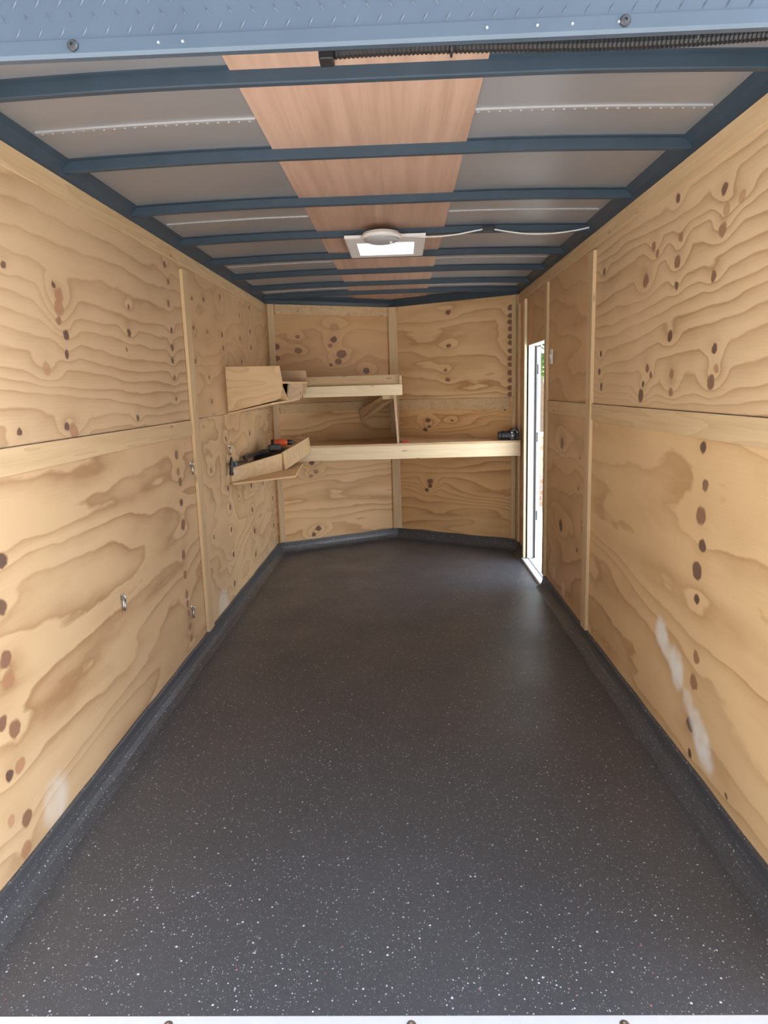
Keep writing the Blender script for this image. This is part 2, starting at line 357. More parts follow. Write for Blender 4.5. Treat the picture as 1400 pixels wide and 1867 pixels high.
# ------------------------------------------------------------------ plywood sheets
KN = dict(
 LU=[(2.2,1.69,1,1),(2.23,1.66,2.3,.5),(2.22,1.62,2.3,.5),(2.21,1.58,1.5,.6),(2.25,1.54,1.6,1.2),(2.24,1.48,1.2,1),(2.8,1.69,1,.8),(2.78,1.59,1.5,1),(2.74,1.52,.7,.8),(3.28,1.93,1.5,.9),(3.31,1.86,1.2,.8),(3.29,1.76,1.2,.8),(3.3,1.64,1.3,1),(3.29,1.56,1.4,1),(3.28,1.5,1.4,1),(3.29,1.42,1.2,.8),(3.29,1.32,1,1),(2.79,1.255,1.2,1),(2.19,1.25,1.2,1),(2.23,1.235,2.3,.5),(1.91,1.25,1,1),(2.1,1.43,2,.4),(1.93,1.7,1,.9)],
 LL=[(1.75,.92,2,1),(1.72,.8,2,.9),(1.71,.66,2.1,.75),(1.71,.6,2.3,.5),(1.66,.5,1.6,.8),(1.71,.46,2.3,.7),(1.71,.35,2,.5),(1.66,.35,1.4,1.3),(1.71,.19,2,.75),(1.64,.23,1.3,.4),(1.69,.11,2,.5),(3.23,1.06,2,.8),(3.23,.98,1.8,.6),(3.25,.93,2,.8),(3.24,.83,1.8,1.1),(3.24,.72,2.6,.8),(3.21,.58,2,.7),(3.21,.48,2,.6),(3.21,.38,1.9,.6),(3.21,.33,1.6,.6),(3.22,.28,1.8,.6),(3.22,.21,1.8,.6),(3.23,.15,1.8,.6)],
 FU=[(3.89,1.85,1.4,.8),(4.25,1.91,1.5,.8),(4.24,1.69,1.6,.9),(4.25,1.61,1.4,.8),(3.92,1.68,1.2,.7),(4.73,1.85,1.2,.8),(4.71,1.7,1.2,.8),(4.72,1.55,1.4,1),(5.06,1.94,1.6,.8),(5.04,1.77,1.6,.9),(5.04,1.66,1.6,.9),(3.67,1.83,1.2,.8),(3.66,1.68,1.2,.8),(3.65,1.51,1.2,.8),(3.89,1.43,1.2,.8),(3.91,1.3,1.5,.7)],
 FL=[(4.16,1.07,1.4,.8),(3.79,.92,1.4,.7),(4.13,.77,1.8,.9),(4.15,.65,1.8,.9),(4.14,.51,1.5,.9),(4.15,.35,1.8,.9),(4.13,.17,1.8,.9),(4.38,.84,1.2,.8),(4.39,.68,1.2,.8),(4.77,.7,2,.9),(4.75,.53,2,1),(4.78,.37,2,1),(4.77,.2,2,.8),(5.49,.27,2,.9),(5.51,.49,2,.9),(3.75,.55,1.2,.7),(4.82,1.06,1.4,1),(5.18,.66,1.4,.8)],
 RU=[(2.1,1.87,1.6,.9),(2.08,1.81,1.6,.4),(2.1,1.76,2,.6),(1.99,1.82,1.4,.4),(2.44,1.93,1.5,.9),(2.4,1.8,1.5,.6),(2.42,1.73,2,.7),(2.72,1.71,2.4,.7),(2.65,1.82,1.6,.6),(2.61,1.79,1.4,.6),(2.14,1.64,1.4,.8),(2.42,1.65,1.2,.9),(2.46,1.49,1.7,1),(2.11,1.43,1.5,1),(2.12,1.33,2,.8),(2.09,1.37,1.4,.5),(2.67,1.39,1.5,.7),(2.63,1.36,1.2,.7),(2.71,1.33,1,.9),(2.73,1.285,2.4,.9),(2.43,1.3,1.6,.6),(2.43,1.36,1.6,.6),(3.27,1.83,1.5,.9),(3.29,1.47,1.3,1),(3.31,1.39,1.4,1),(3.27,1.32,1.4,.9)],
 RL=[(2.15,1.135,1.6,1),(2.12,1.02,1.9,.75),(2.14,.92,2.8,.7),(2.12,.83,2,.95),(2.15,.74,2.8,.9),(2.14,.65,1.6,1),(2.12,.46,1.8,.6),(2.13,.37,2.4,.6),(2.14,.22,2.4,.9),(2.13,.12,1.3,1.1),(1.87,.13,.8,.8)],
 RD=[(4.04,1.0,3.4,.9),(4.04,.51,3.4,.9),(3.63,.95,1,.8),(3.65,.79,1,.8),(3.65,.45,1.2,.9)],
 NLU=[(-.55,1.86,3,.4),(-.56,1.76,2.2,.9),(-.59,1.71,1.5,.7),(-.5,1.64,3.4,.8),(-.53,1.58,2.4,.8),(-.84,1.67,2.4,.7),(-.84,1.78,1.4,.6),(-1.01,1.7,2.4,.9),(-1.01,1.61,2,.9),(-.3,1.5,2.2,.9),(-.59,1.55,1.2,.9)],
 NLL=[(-.78,.74,1.6,1),(-.75,.66,1.5,.6),(-.79,.63,1.5,.5),(-.75,.17,2,.9),(-.79,.12,1.6,.9)],
 NRU=[(.87,z,1.8,.8) for z in (1.94,1.88,1.83,1.78,1.72,1.67,1.61,1.55,1.5,1.44,1.38,1.32,1.27)]+[(.4,1.95,1.8,.8),(.4,1.68,1.6,.8),(.37,1.48,1.3,.6),(.39,1.4,1.6,.8)],
 NRL=[(.67,1.17,2,.9),(.22,1.06,1.7,.9),(.23,1.01,1.2,.8),(.2,.98,1.4,.9),(.42,1.06,1,.8),(.23,.53,2,.9),(.23,.49,1.6,.9),(.2,.45,1.5,.9),(.83,1.15,1,.8)])
LT, DK = (.60, .42, .25), (.36, .205, .095)
W = {}
W['LU'] = plywood('plywood_left_upper', KN['LU'], 'y', LT, DK, 8, 1.3, 2.4, .5, .6, trend=17, contrast=.85)
W['LL'] = plywood('plywood_left_lower', KN['LL'], 'y', (.63, .435, .245), (.38, .22, .105), 10, 4.1, 2.8, .40, .22, trend=5, contrast=1.1, stains=[(1.87, .145, .09, .09, .5)])
W['FU'] = plywood('plywood_far_left_upper', KN['FU'], 'y', (.60, .40, .225), DK, 6, 7.7, 3.0, 1.6, .6, trend=4, contrast=.7)
W['FL'] = plywood('plywood_far_left_lower', KN['FL'], 'y', (.66, .465, .265), DK, 7, 9.2, 3.2, 1.6, .6, trend=4, contrast=.8, stains=[(3.85, .13, .13, .10, .55)])
W['RU'] = plywood('plywood_right_upper', KN['RU'], 'y', (.65, .46, .27), DK, 8, 12.4, 2.4, .5, .6, trend=21, contrast=.85)
W['RL'] = plywood('plywood_right_lower', KN['RL'], 'y', (.69, .465, .245), (.45, .26, .115), 7, 15.9, 2.6, .40, .15, trend=4, contrast=1.0,
                  stains=[(2.42, .435, .07, .065, .95), (2.37, .395, .06, .05, .8), (2.28, .375, .075, .065, .95), (2.26, .335, .06, .055, .8), (2.17, .29, .05, .05, .5), (2.10, .25, .07, .05, .85), (2.05, .205, .08, .065, .95), (2.02, .165, .07, .05, .9)])
W['RD'] = plywood('plywood_by_door', KN['RD'], 'y', (.62, .40, .215), (.38, .215, .10), 7, 18.3, 2.4, .7, .5, trend=5, contrast=.8, stains=[(3.95, .14, .06, .05, .5), (4.2, .18, .05, .05, .4)])
W['NLU'] = plywood('plywood_nose_left_upper', KN['NLU'], 'x', (.60, .375, .19), (.40, .215, .095), 4, 21.5, 3.0, .5, .6, trend=4, contrast=.7)
W['NLL'] = plywood('plywood_nose_left_lower', KN['NLL'], 'x', (.76, .51, .27), (.46, .25, .10), 7, 24.8, 3.4, .8, trend=8)
W['NRU'] = plywood('plywood_nose_right_upper', KN['NRU'], 'x', (.74, .51, .28), (.46, .25, .105), 6, 27.2, 3.4, .7, .4, trend=7)
W['NRL'] = plywood('plywood_nose_right_lower', KN['NRL'], 'x', (.70, .44, .21), (.43, .225, .085), 7, 30.6, 3.6, .9, trend=14)
W['rack'] = plywood('plywood_rack', [], 'x', (.74, .52, .29), (.54, .33, .16), 11, 34.0, 5.5, 1.4)
W['rack2'] = plywood('plywood_rack_sides', [(5.12, 1.325, 1.6, .9)], 'y', (.60, .43, .27), (.45, .30, .17), 7, 36.0, 6, 1.2)
PT = .012
def sheet_y(x, s, y0, y1, z0, z1, mat, par):   # sheet on a side wall; s=-1 left, +1 right
    bm = BM(); box(bm, min(x, x+s*PT), max(x, x+s*PT), y0, y1, z0, z1)
    return obj('plywood_panel', bm, mat, par)
g = .0015
sheet_y(XL, -1, Y0, 3.53, 1.213+g, ZT, W['LU'], wl); sheet_y(XL, -1, Y0, 3.53, 0, 1.213-g, W['LL'], wl)
sheet_y(XL, -1, 3.534, YC_L, 1.216+g, ZT, W['FU'], wl); sheet_y(XL, -1, 3.534, YC_L, 0, 1.216-g, W['FL'], wl)
sheet_y(XR, 1, Y0, 3.44, 1.24+g, ZT, W['RU'], wr); sheet_y(XR, 1, Y0, 3.44, 0, 1.24-g, W['RL'], wr)
sheet_y(XR, 1, 3.444, DY0, 1.24+g, ZT, W['RD'], wr); sheet_y(XR, 1, 3.444, DY0-.001, 0, 1.24-g, W['RD'], wr)
sheet_y(XR, 1, DY0, DY1, DZ1, ZT, W['RD'], wr); sheet_y(XR, 1, DY1, YC_R, 0, ZT, W['RD'], wr)
def sheet_n(a, b, n, z0, z1, mat, par, t=PT):
    bm = BM(); prism(bm, [(a.x, a.y, z0), (b.x, b.y, z0), (b.x+n.x*t, b.y+n.y*t, z0), (a.x+n.x*t, a.y+n.y*t, z0)], (0, 0, z1-z0))
    return obj('plywood_panel', bm, mat, par)
sheet_n(L0, VV, nL, 1.242+g, ZT, W['NLU'], wf); sheet_n(L0, VV, nL, 0, 1.242-g, W['NLL'], wf)
sheet_n(VV, R0, nR, 1.244+g, ZT, W['NRU'], wf); sheet_n(VV, R0, nR, 0, 1.244-g, W['NRL'], wf)

# ------------------------------------------------------------------ floor coating turned up the walls
def cove(name, path, cap=True):
    """path: wall line points, interior on the right-hand side when walking it"""
    prof = [(0, .086), (.007, .086), (.010, .080), (.011, .055), (.016, .032), (.028, .013), (.046, .004), (.058, .0005), (0, .0005)]
    P = [Vector(p) for p in path]; offs = []
    dens = []
    for i in range(len(P)-1):
        n = max(1, int((P[i+1]-P[i]).length/.12))
        for k in range(n): dens.append((P[i].lerp(P[i+1], k/n), i, k == 0))
    dens.append((P[-1], len(P)-2, True))
    bm = BM(); rings = []
    def nrm(i): d = (P[i+1]-P[i]).normalized(); return Vector((d.y, -d.x))
    for q, i, corner in dens:
        if corner and 0 < i and (q-P[i]).length < 1e-6:
            n1, n2 = nrm(i-1), nrm(i); m = (n1+n2).normalized(); m = m/max(.3, m.dot(n1))
        else: m = nrm(i)
        wob = random.uniform(-.003, .003); ww = random.uniform(.92, 1.1)
        rings.append([bm.verts.new((q.x+m.x*d*(ww if d > .012 else 1), q.y+m.y*d*(ww if d > .012 else 1), z+(wob if z > .07 else 0))) for d, z in prof])
    for a, b in zip(rings, rings[1:]):
        for k in range(len(prof)): bm.faces.new((a[k], a[(k+1) % len(prof)], b[(k+1) % len(prof)], b[k]))
    bm.faces.new(rings[0]); bm.faces.new(rings[-1][::-1])
    o = struct(obj(name, bm, M['floor'], smooth=False)); return o
cove('baseboard_left', [(XL, Y0), (XL, YC_L-.02)])
cove('baseboard_front', [(XL, YC_L-.05), (XL+.03, YC_L+.012), (VX, VY), (XR-.035, YC_R+.018), (XR, YC_R-.05), (XR, DY1+.012)])
cove('baseboard_right', [(XR, DY0-.01), (XR, Y0)])

# ------------------------------------------------------------------ ceiling skin with hole for the vent
VX0, VX1, VY0, VY1 = -.212, .088, 3.56, 3.885
bm = BM()
xs = sorted([XL-.06, -.95, -.85, -.75, -.65, -.5, -.39, VX0, -.1, VX1, .222, .35, .5, .62, .72, .82, XR+.06])
ys = [1.29, 1.55]+[1.8+.09*k for k in range(19)]+[VY0, 3.7, VY1, 4.2, 4.6, 5.0, 5.4, 5.8, 6.3]
ys = sorted(set(round(y, 3) for y in ys if not (VY0-.05 < y < VY0) ))
grid = {}
for i, x in enumerate(xs):
    for j, y in enumerate(ys): grid[i, j] = bm.verts.new((x, y, zroof(x)))
for i in range(len(xs)-1):
    for j in range(len(ys)-1):
        cx, cy_ = (xs[i]+xs[i+1])/2, (ys[j]+ys[j+1])/2
        if VX0 < cx < VX1 and VY0 < cy_ < VY1: continue
        bm.faces.new((grid[i, j], grid[i+1, j], grid[i+1, j+1], grid[i, j+1]))
r = bmesh.ops.solidify(bm, geom=bm.faces[:], thickness=-.02)
for f in bm.faces: f.smooth = False
ceiling = struct(obj('ceiling', bm, M['steel']))
# plywood strip down the middle
bm = BM()
for (a, b, c, d) in ((-.39, .222, 1.29, VY0-.003), (-.39, .222, VY1+.003, 6.2), (-.39, VX0-.003, VY0-.003, VY1+.003), (VX1+.003, .222, VY0-.003, VY1+.003)):
    box(bm, a, b, c, d, 2.0955, 2.0999)
obj('center_plywood_strip', bm, M['luan'], ceiling)
# lap seams of the sheets
for ysm in (2.085, 3.20, 4.30, 5.4):
    bm = BM()
    for (a, b) in ((XL+.05, -.392), (.224, XR-.05)):
        n = 10
        for k in range(n):
            xa, xb = a+(b-a)*k/n, a+(b-a)*(k+1)/n
            prism(bm, [(xa, ysm, zroof(xa)+.002), (xa, ysm+.016, zroof(xa)+.002), (xa, ysm+.016, zroof(xa)-.003), (xa, ysm, zroof(xa)-.005)], (xb-xa, 0, zroof(xb)-zroof(xa)))
        x = a+.01
        while x < b:
            lathe(bm, [(0, -.0035), (.003, -.0028), (.0045, 0)], 6, T(x, ysm+.024, zroof(x))); x += .03
    obj('lap_seam', bm, M['seam'], ceiling)
# curved black rail in the corner between wall and roof
def rail(name, path, sgnz=0):
    P = [Vector(p) for p in path]; bm = BM(); rings = []
    prof = [(-.03, ZT-.002), (-.001, ZT), (.003, ZT+.012), (.009, ZT+.028), (.020, ZT+.040), (.036, ZT+.050), (.036, 2.12), (-.03, 2.12)]
    for i, p in enumerate(P):
        if i == 0: d = (P[1]-P[0]).normalized(); m = Vector((d.y, -d.x))
        elif i == len(P)-1: d = (P[-1]-P[-2]).normalized(); m = Vector((d.y, -d.x))
        else:
            d1 = (P[i]-P[i-1]).normalized(); d2 = (P[i+1]-P[i]).normalized()
            n1, n2 = Vector((d1.y, -d1.x)), Vector((d2.y, -d2.x)); m = (n1+n2).normalized(); m = m/m.dot(n1)
        rings.append([bm.verts.new((p.x+m.x*d, p.y+m.y*d, z)) for d, z in prof])
    for a, b in zip(rings, rings[1:]):
        for k in range(len(prof)): bm.faces.new((a[k], a[(k+1) % len(prof)], b[(k+1) % len(prof)], b[k]))
    bm.faces.new(rings[0]); bm.faces.new(rings[-1][::-1])
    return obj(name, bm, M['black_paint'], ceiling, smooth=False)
rail('corner_rail', [(XL, Y0), (XL, YC_L), (VX, VY), (XR, YC_R), (XR, Y0)])

# ------------------------------------------------------------------ roof bows
BOWS = [(1.809, 'nearest the rear opening, directly behind the corrugated conduit', 1),
        (2.357, 'second from the rear opening, past the first lap seam', 1),
        (2.924, 'third from the rear opening, before the second lap seam', 1),
        (3.513, 'behind the round dome light, white cable hanging from it', 1),
        (4.059, 'directly beyond the white roof vent', 1),
        (4.591, 'third from the nose wall, second beyond the roof vent', 1),
        (5.105, 'second from the nose wall', 1),
        (5.560, 'nearest the nose wall, last of the row', 1)]
for yb, txt, wd in BOWS:
    bm = BM(); prof = [(-.030, .0), (-.030, -.003), (-.013, -.004), (-.012, -.032), (-.009, -.035), (.009, -.035), (.012, -.032), (.013, -.004), (.030, -.003), (.030, 0)]
    n = 24; rings = []
    for k in range(n+1):
        x = XL+.001+(XR-XL-.002)*k/n
        z = zroof(x)-.0002-(.0045 if -.39 < x < .222 else 0)*0
        rings.append([bm.verts.new((x, yb-.013+a*wd, z+b)) for a, b in prof])
    for a, b in zip(rings, rings[1:]):
        for k in range(len(prof)): bm.faces.new((a[k], a[(k+1) % len(prof)], b[(k+1) % len(prof)], b[k]))
    bm.faces.new(rings[0]); bm.faces.new(rings[-1][::-1])
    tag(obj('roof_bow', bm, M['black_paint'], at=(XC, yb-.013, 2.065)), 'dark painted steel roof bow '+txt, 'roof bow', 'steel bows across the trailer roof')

# ------------------------------------------------------------------ rear door header (diamond plate) and threshold
YH = 1.33
bm = BM(); box(bm, XL-.07, XR+.07, YH, YH+.012, 1.955, 2.047)
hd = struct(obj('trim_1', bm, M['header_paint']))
bm = BM()
prism(bm, [(XL-.07, YH-.004, 1.962), (XL-.07, YH-.004, 1.940), (XL-.07, YH, 1.934), (XL-.07, YH+.012, 1.933), (XL-.07, YH+.012, 1.962)], (XR-XL+.14, 0, 0))
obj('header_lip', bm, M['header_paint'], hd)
bm = BM()
for row, z in enumerate((1.975, 1.999, 2.023)):
    k = 0; x = XL-.03+(.02 if row % 2 else 0)
    while x < XR+.04:
        a = math.radians(58 if row % 2 == 0 else 122); c, s = math.cos(a), math.sin(a)
        pts = [(-.0115, 0), (0, .0022), (.0115, 0), (0, -.0022)]
        vs = [bm.verts.new((x+p*c-q*s, YH-.0002, z+p*s+q*c)) for p, q in pts]
        top = bm.verts.new((x, YH-.0022, z))
        for i in range(4): bm.faces.new((vs[i], vs[(i+1) % 4], top))
        bm.faces.new(vs[::-1]); x += .040
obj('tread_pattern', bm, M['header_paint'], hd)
for x in (-.565, .400):
    bm = BM(); lathe(bm, [(.0095, 0), (.0095, .003), (.007, .006), (.003, .0065), (.003, .004), (0, .004)], 14, T(x, YH-.004, 1.952) @ rotm('X', 90))
    obj('bolt', bm, M['dark_steel'], hd, smooth=False)
for x in (-.413, -.37, .163, .25, .31, .39):
    bm = BM(); lathe(bm, [(.0028, 0), (.002, .0018), (0, .0022)], 8, T(x, YH-.004, 1.951) @ rotm('X', 90))
    obj('rivet', bm, M['alu'], hd)
bm = BM(); box(bm, XL-.07, XR+.07, YH-.012, YH+.03, 2.047, 2.062)
obj('drip_rail', bm, M['white_paint'], hd)
# upper rear frame between header and roof
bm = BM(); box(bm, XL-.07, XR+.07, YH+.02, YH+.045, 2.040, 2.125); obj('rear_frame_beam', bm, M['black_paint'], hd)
# rear frame posts outside the view
bm = BM(); box(bm, XL-.07, XL-.012, Y0-.04, Y0, -.05, 2.12); box(bm, XR+.012, XR+.07, Y0-.04, Y0, -.05, 2.12)
struct(obj('trim_2', bm, M['white_paint']))
bm = BM(); prism(bm, [(XL-.01, Y0+.004, .002), (XL-.01, Y0+.004, -.06), (XL-.01, Y0-.10, -.06), (XL-.01, Y0-.10, -.012), (XL-.01, Y0-.095, -.004), (XL-.01, Y0-.06, .0015)], (XR-XL+.02, 0, 0))
sill = struct(obj('trim_3', bm, M['sill'], bevel=.001))
for x in (-.537, -.012, .439):
    bm = BM(); lathe(bm, [(.011, 0), (.010, .002), (.006, .0035), (.0025, .0035), (.0025, .002), (0, .002)], 14, T(x, Y0-.018, .0015))
    obj('screw', bm, M['zinc'], sill)

# ------------------------------------------------------------------ side door
d1 = struct(link('door_1', bpy.data.meshes.new('door_1')))
bm = d1bm = BM()
box(bm, XR+.001, XR+.074, DY1, DY1+.012, DZ0, DZ1); box(bm, XR+.001, XR+.085, DY0-.012, DY0, DZ0, DZ1)
box(bm, XR+.001, XR+.085, DY0-.012, DY1+.012, DZ1, DZ1+.012)
bmesh.ops.recalc_face_normals(bm, faces=bm.faces); bm.to_mesh(d1.data); bm.free(); d1.data.materials.append(M['white_paint'])
bm = BM(); box(bm, XR-.028, XR+.09, DY0-.012, DY1+.012, .0, .017); box(bm, XR-.028, XR-.018, DY0-.012, DY1+.012, .017, .021); box(bm, XR+.02, XR+.03, DY0, DY1, .017, .024)
obj('door_sill', bm, M['white_paint'], d1, bevel=.002)
bm = BM(); box(bm, XR+.058, XR+.070, DY1-.012, DY1, DZ0, DZ1-.004); obj('door_seal', bm, M['black_rubber'], d1)
# the leaf folded back outside
def leaf():
    bm = BM(); a = Vector((XR+.084, DY1+.02)); dr = Vector((.12, 1)).normalized(); nn = Vector((dr.y, -dr.x))
    b = a+dr*.72; t = .02
    prism(bm, [(a.x, a.y, DZ0+.01), (b.x, b.y, DZ0+.01), (b.x+nn.x*t, b.y+nn.y*t, DZ0+.01), (a.x+nn.x*t, a.y+nn.y*t, DZ0+.01)], (0, 0, DZ1-DZ0-.02))
    return obj('door_leaf', bm, M['white_paint'], d1, bevel=.004)
leaf()
for z in (.35, .95, 1.45):
    bm = BM(); tube(bm, [(XR+.082, DY1+.014, z-.035), (XR+.082, DY1+.014, z+.035)], .006, 10); obj('hinge', bm, M['dark_steel'], d1)
# latch strap low on the near jamb
bm = BM(); torus(bm, .022, .003, T(XR+.012, DY0+.012, .11) @ rotm('Y', 90) @ rotm('X', 20), 18, 6, sx=.5, sy=1.3)
box(bm, XR+.004, XR+.026, DY0+.0, DY0+.006, .10, .17)
obj('latch_hook', bm, M['dark_steel'], d1)

# ------------------------------------------------------------------ battens and strip boards on the walls
BT = .017
def batten(x, s, y0, y1, z0, z1, label, mat='lz', t=BT, group='battens and strip boards on the walls'):
    """s = +1: board stands off the left wall, -1: off the right wall"""
    bm = BM(); xa, xb = (x, x+s*t) if s > 0 else (x-t, x)
    box(bm, xa, xb, y0, y1, z0, z1)
    return tag(obj('wall_batten', bm, M[mat], bevel=.0015, at=((xa+xb)/2, (y0+y1)/2, z0)), label, 'wall batten', group)
e = .0005
batten(XL+e, 1, 3.480, 3.575, .088, 1.945, 'tall vertical pine batten covering the plywood joint on the left wall')
batten(XL+e, 1, Y0+.01, 3.478, 1.138, 1.212, 'horizontal pine strip board at mid height along the left wall', 'ly', .009)
batten(XL+e, 1, Y0+.01, YC_L-.05, 1.966, ZT-.001, 'long pale top board under the roof edge on the left wall', 'ly', .006)
batten(XR-e, -1, 3.395, 3.480, .088, 1.950, 'tall vertical pine batten with bright cut edge nearest the opening on the right wall')
batten(XR-e, -1, Y0+.01, 3.393, 1.162, 1.239, 'horizontal strip board at mid height on the right wall before the tall batten', 'ly', .009)
batten(XR-e, -1, 3.482, 4.432, 1.165, 1.239, 'short horizontal strip board between the tall batten and the side doorway', 'ly', .009)
batten(XR-e, -1, Y0+.01, YC_R-.05, 1.962, ZT-.001, 'long pale top board under the roof edge on the right wall', 'ly', .006)
batten(XR-e, -1, 4.434, 4.500, .088, 1.960, 'vertical batten on the near side of the side doorway, running up past it')
batten(XR-e, -1, 5.203, 5.250, DZ0, 1.955, 'slim pale trim board on the far side of the side doorway', 'cream_edge')
batten(XR-e, -1, 5.475, 5.535, .088, 1.955, 'vertical corner board on the right wall next to the nose wall')
def nose_board(a, b, n, f0, f1, z0, z1, label, mat, t=BT):
    p = a.lerp(b, f0); q = a.lerp(b, f1); bm = BM()
    prism(bm, [(p.x-n.x*e, p.y-n.y*e, z0), (q.x-n.x*e, q.y-n.y*e, z0), (q.x-n.x*(e+t), q.y-n.y*(e+t), z0), (p.x-n.x*(e+t), p.y-n.y*(e+t), z0)], (0, 0, z1-z0))
    return tag(obj('wall_batten', bm, M[mat], bevel=.0015, at=((p.x+q.x)/2-n.x*t/2, (p.y+q.y)/2-n.y*t/2, z0)), label, 'wall batten', 'battens and strip boards on the walls')
LNl, LNr = (VV-L0).length, (R0-VV).length
nose_board(L0, VV, nL, .012, .012+.052/LNl, .088, ZT-.001, 'vertical corner board on the nose wall beside the left wall', 'lz')
nose_board(VV, R0, nR, 1-.050/LNr, 1-.012, .088, ZT-.001, 'vertical corner board on the nose wall at its right end by the camera', 'lz')
nose_board(L0, VV, nL, .07, 1-.045/LNl, 1.165, 1.241, 'horizontal strip board on the left nose wall between the two shelves', 'lx', .008)
nose_board(VV, R0, nR, .045/LNr, .94, 1.150, 1.243, 'horizontal strip board on the right nose wall above the camera', 'lx', .004)
nose_board(L0, VV, nL, .07, 1-.045/LNl, 1.955, ZT-.001, 'horizontal top board on the left nose wall under the roof', 'lx', .008)
# centre post covering the tip of the V (two faces folded)
bm = BM()
hw = .042; a = VV-(VV-L0).normalized()*hw; b = VV+(R0-VV).normalized()*hw
prism(bm, [(a.x, a.y-.0008, .088), (VV.x, VV.y-.0008, .088), (b.x, b.y-.0008, .088), (b.x+.001, b.y-.021, .088), (a.x-.001, a.y-.021, .088)], (0, 0, ZT-.001-.088))
tag(obj('nose_post', bm, M['lz'], bevel=.002, at=(VV.x, VV.y-.04, .088)), 'wide pine board standing at the centre of the V nose from floor to roof', 'wall post')

# ------------------------------------------------------------------ lower shelf
YF = 5.345
def nose_y(x): return (L0.y+(VV.y-L0.y)*(x-L0.x)/(VV.x-L0.x)) if x < VX else (VV.y+(R0.y-VV.y)*(x-VV.x)/(R0.x-VV.x))
ls = thing('shelf', (0, YF, .80), 'long lower plywood shelf with pale pine front rail, under the camera and knife', 'shelf')
def rel(bm, o): bm.transform(Matrix.Translation(-Vector(o))); return bm
LO = (0, YF, .80)
bm = BM(); box(bm, XL+.002, XR-.019, YF, YF+.038, .800, .906)
obj('front_rail', rel(bm, LO), M['l2x4'], ls, bevel=.003)
bm = BM(); m_ = .020
prism(bm, [(XL+.002, YF-.002, .907), (XR-.019, YF-.002, .907), (XR-.019, YC_R-.03, .907), (VX+.05, nose_y(VX+.05)-m_-.012, .907), (VX, VY-m_-.018, .907), (VX-.05, nose_y(VX-.05)-m_-.012, .907), (XL+.06, nose_y(XL+.06)-m_-.006, .907), (XL+.002, YC_L-.03, .907)], (0, 0, .012))
shelf_ply = plywood('plywood_shelf_top', [], 'x', (.66, .47, .28), (.50, .32, .17), 6, 40., 3, .8)
obj('shelf_board', rel(bm, LO), shelf_ply, ls)
bm = BM(); 
for (p, q, n, l) in ((L0, VV, nL, LNl), (VV, R0, nR, LNr)):
    A = p.lerp(q, .08); B = p.lerp(q, .90)
    prism(bm, [(A.x-n.x*.002, A.y-n.y*.002, .83), (B.x-n.x*.002, B.y-n.y*.002, .83), (B.x-n.x*.03, B.y-n.y*.03, .83), (A.x-n.x*.03, A.y-n.y*.03, .83)], (0, 0, .076))
obj('wall_cleat', rel(bm, LO), M['lx'], ls)

# ------------------------------------------------------------------ upper shelf
UO = (-.4, YF, 1.29)
us = thing('shelf', UO, 'short upper shelf left of the nose post with two stacked rails and slanted brace', 'shelf')
bm = BM(); box(bm, -.76, .004, YF, YF+.036, 1.290, 1.372); obj('front_rail', rel(bm, UO), M['l2x4'], us, bevel=.003)
bm = BM(); prism(bm, [(-.76, YF+.038, 1.355), (-.03, YF+.038, 1.355), (-.075, nose_y(-.12)-.03, 1.355), (-.76, nose_y(-.76)-.012, 1.355)], (0, 0, .012))
obj('shelf_board', rel(bm, UO), shelf_ply, us)
bm = BM(); box(bm, -.76, -.019, YF+.06, YF+.078, 1.3675, 1.447); obj('back_rail', rel(bm, UO), M['lx'], us, bevel=.003)
bm = BM(); box(bm, -.018, .002, YF+.039, YF+.12, 1.3735, 1.438); obj('end_block', rel(bm, UO), M['ly'], us, bevel=.002)
# brace: from under the front rail back and down to the nose wall
p0 = Vector((-.062, YF+.02, 1.288)); p1 = Vector((-.150, YF+.02, 1.288)); q0 = Vector((-.36, 5.975, 1.085)); q1 = Vector((-.375, 5.965, 1.165))
bm = BM(); prism(bm, [p1, p0, q0, q1], Vector((.006, .012, -.034))*.8); obj('diagonal_brace', rel(bm, UO), M['ly'], us, bevel=.002)
# thin upright panel between the shelves
bm = BM(); prism(bm, [(-.043, YF+.004, .920), (-.043, nose_y(-.05)-.05, .920), (-.058, nose_y(-.05)-.05, 1.354), (-.068, YF+.038, 1.354), (-.066, YF+.038, 1.289), (-.064, YF+.004, 1.289)], (.012, 0, 0))
obj('upright_panel', rel(bm, UO), W['rack2'], us)

# ------------------------------------------------------------------ cubby rack on the left wall
RO = (XL, 4.25, 1.22)
rk = thing('cubby_rack', RO, 'plywood cubby rack with angular end panels mounted high on the left wall', 'rack')
t = .012
e1 = [(-1.072, 4.250, 1.500), (-.742, 4.262, 1.497), (-.728, 4.262, 1.394), (-.742, 4.262, 1.305), (-.784, 4.262, 1.287), (-1.072, 4.250, 1.225)]
bm = BM(); prism(bm, e1, (0, t, 0)); obj('end_panel', rel(bm, RO), W['rack'], rk, bevel=.001)
e2 = [(-1.070, 5.20, 1.497), (-.712, 5.21, 1.492), (-.702, 5.21, 1.404), (-.722, 5.21, 1.315), (-.80, 5.21, 1.296), (-1.070, 5.20, 1.235)]
bm = BM(); prism(bm, e2, (0, t, 0)); obj('far_panel', rel(bm, RO), W['rack2'], rk, bevel=.001)
bm = BM(); prism(bm, [(-1.072, 4.264, 1.392), (-.730, 4.276, 1.392), (-.722, 4.55, 1.392), (-.704, 5.209, 1.398), (-1.070, 5.199, 1.398)], (0, 0, .011)); obj('middle_shelf', rel(bm, RO), W['rack'], rk)
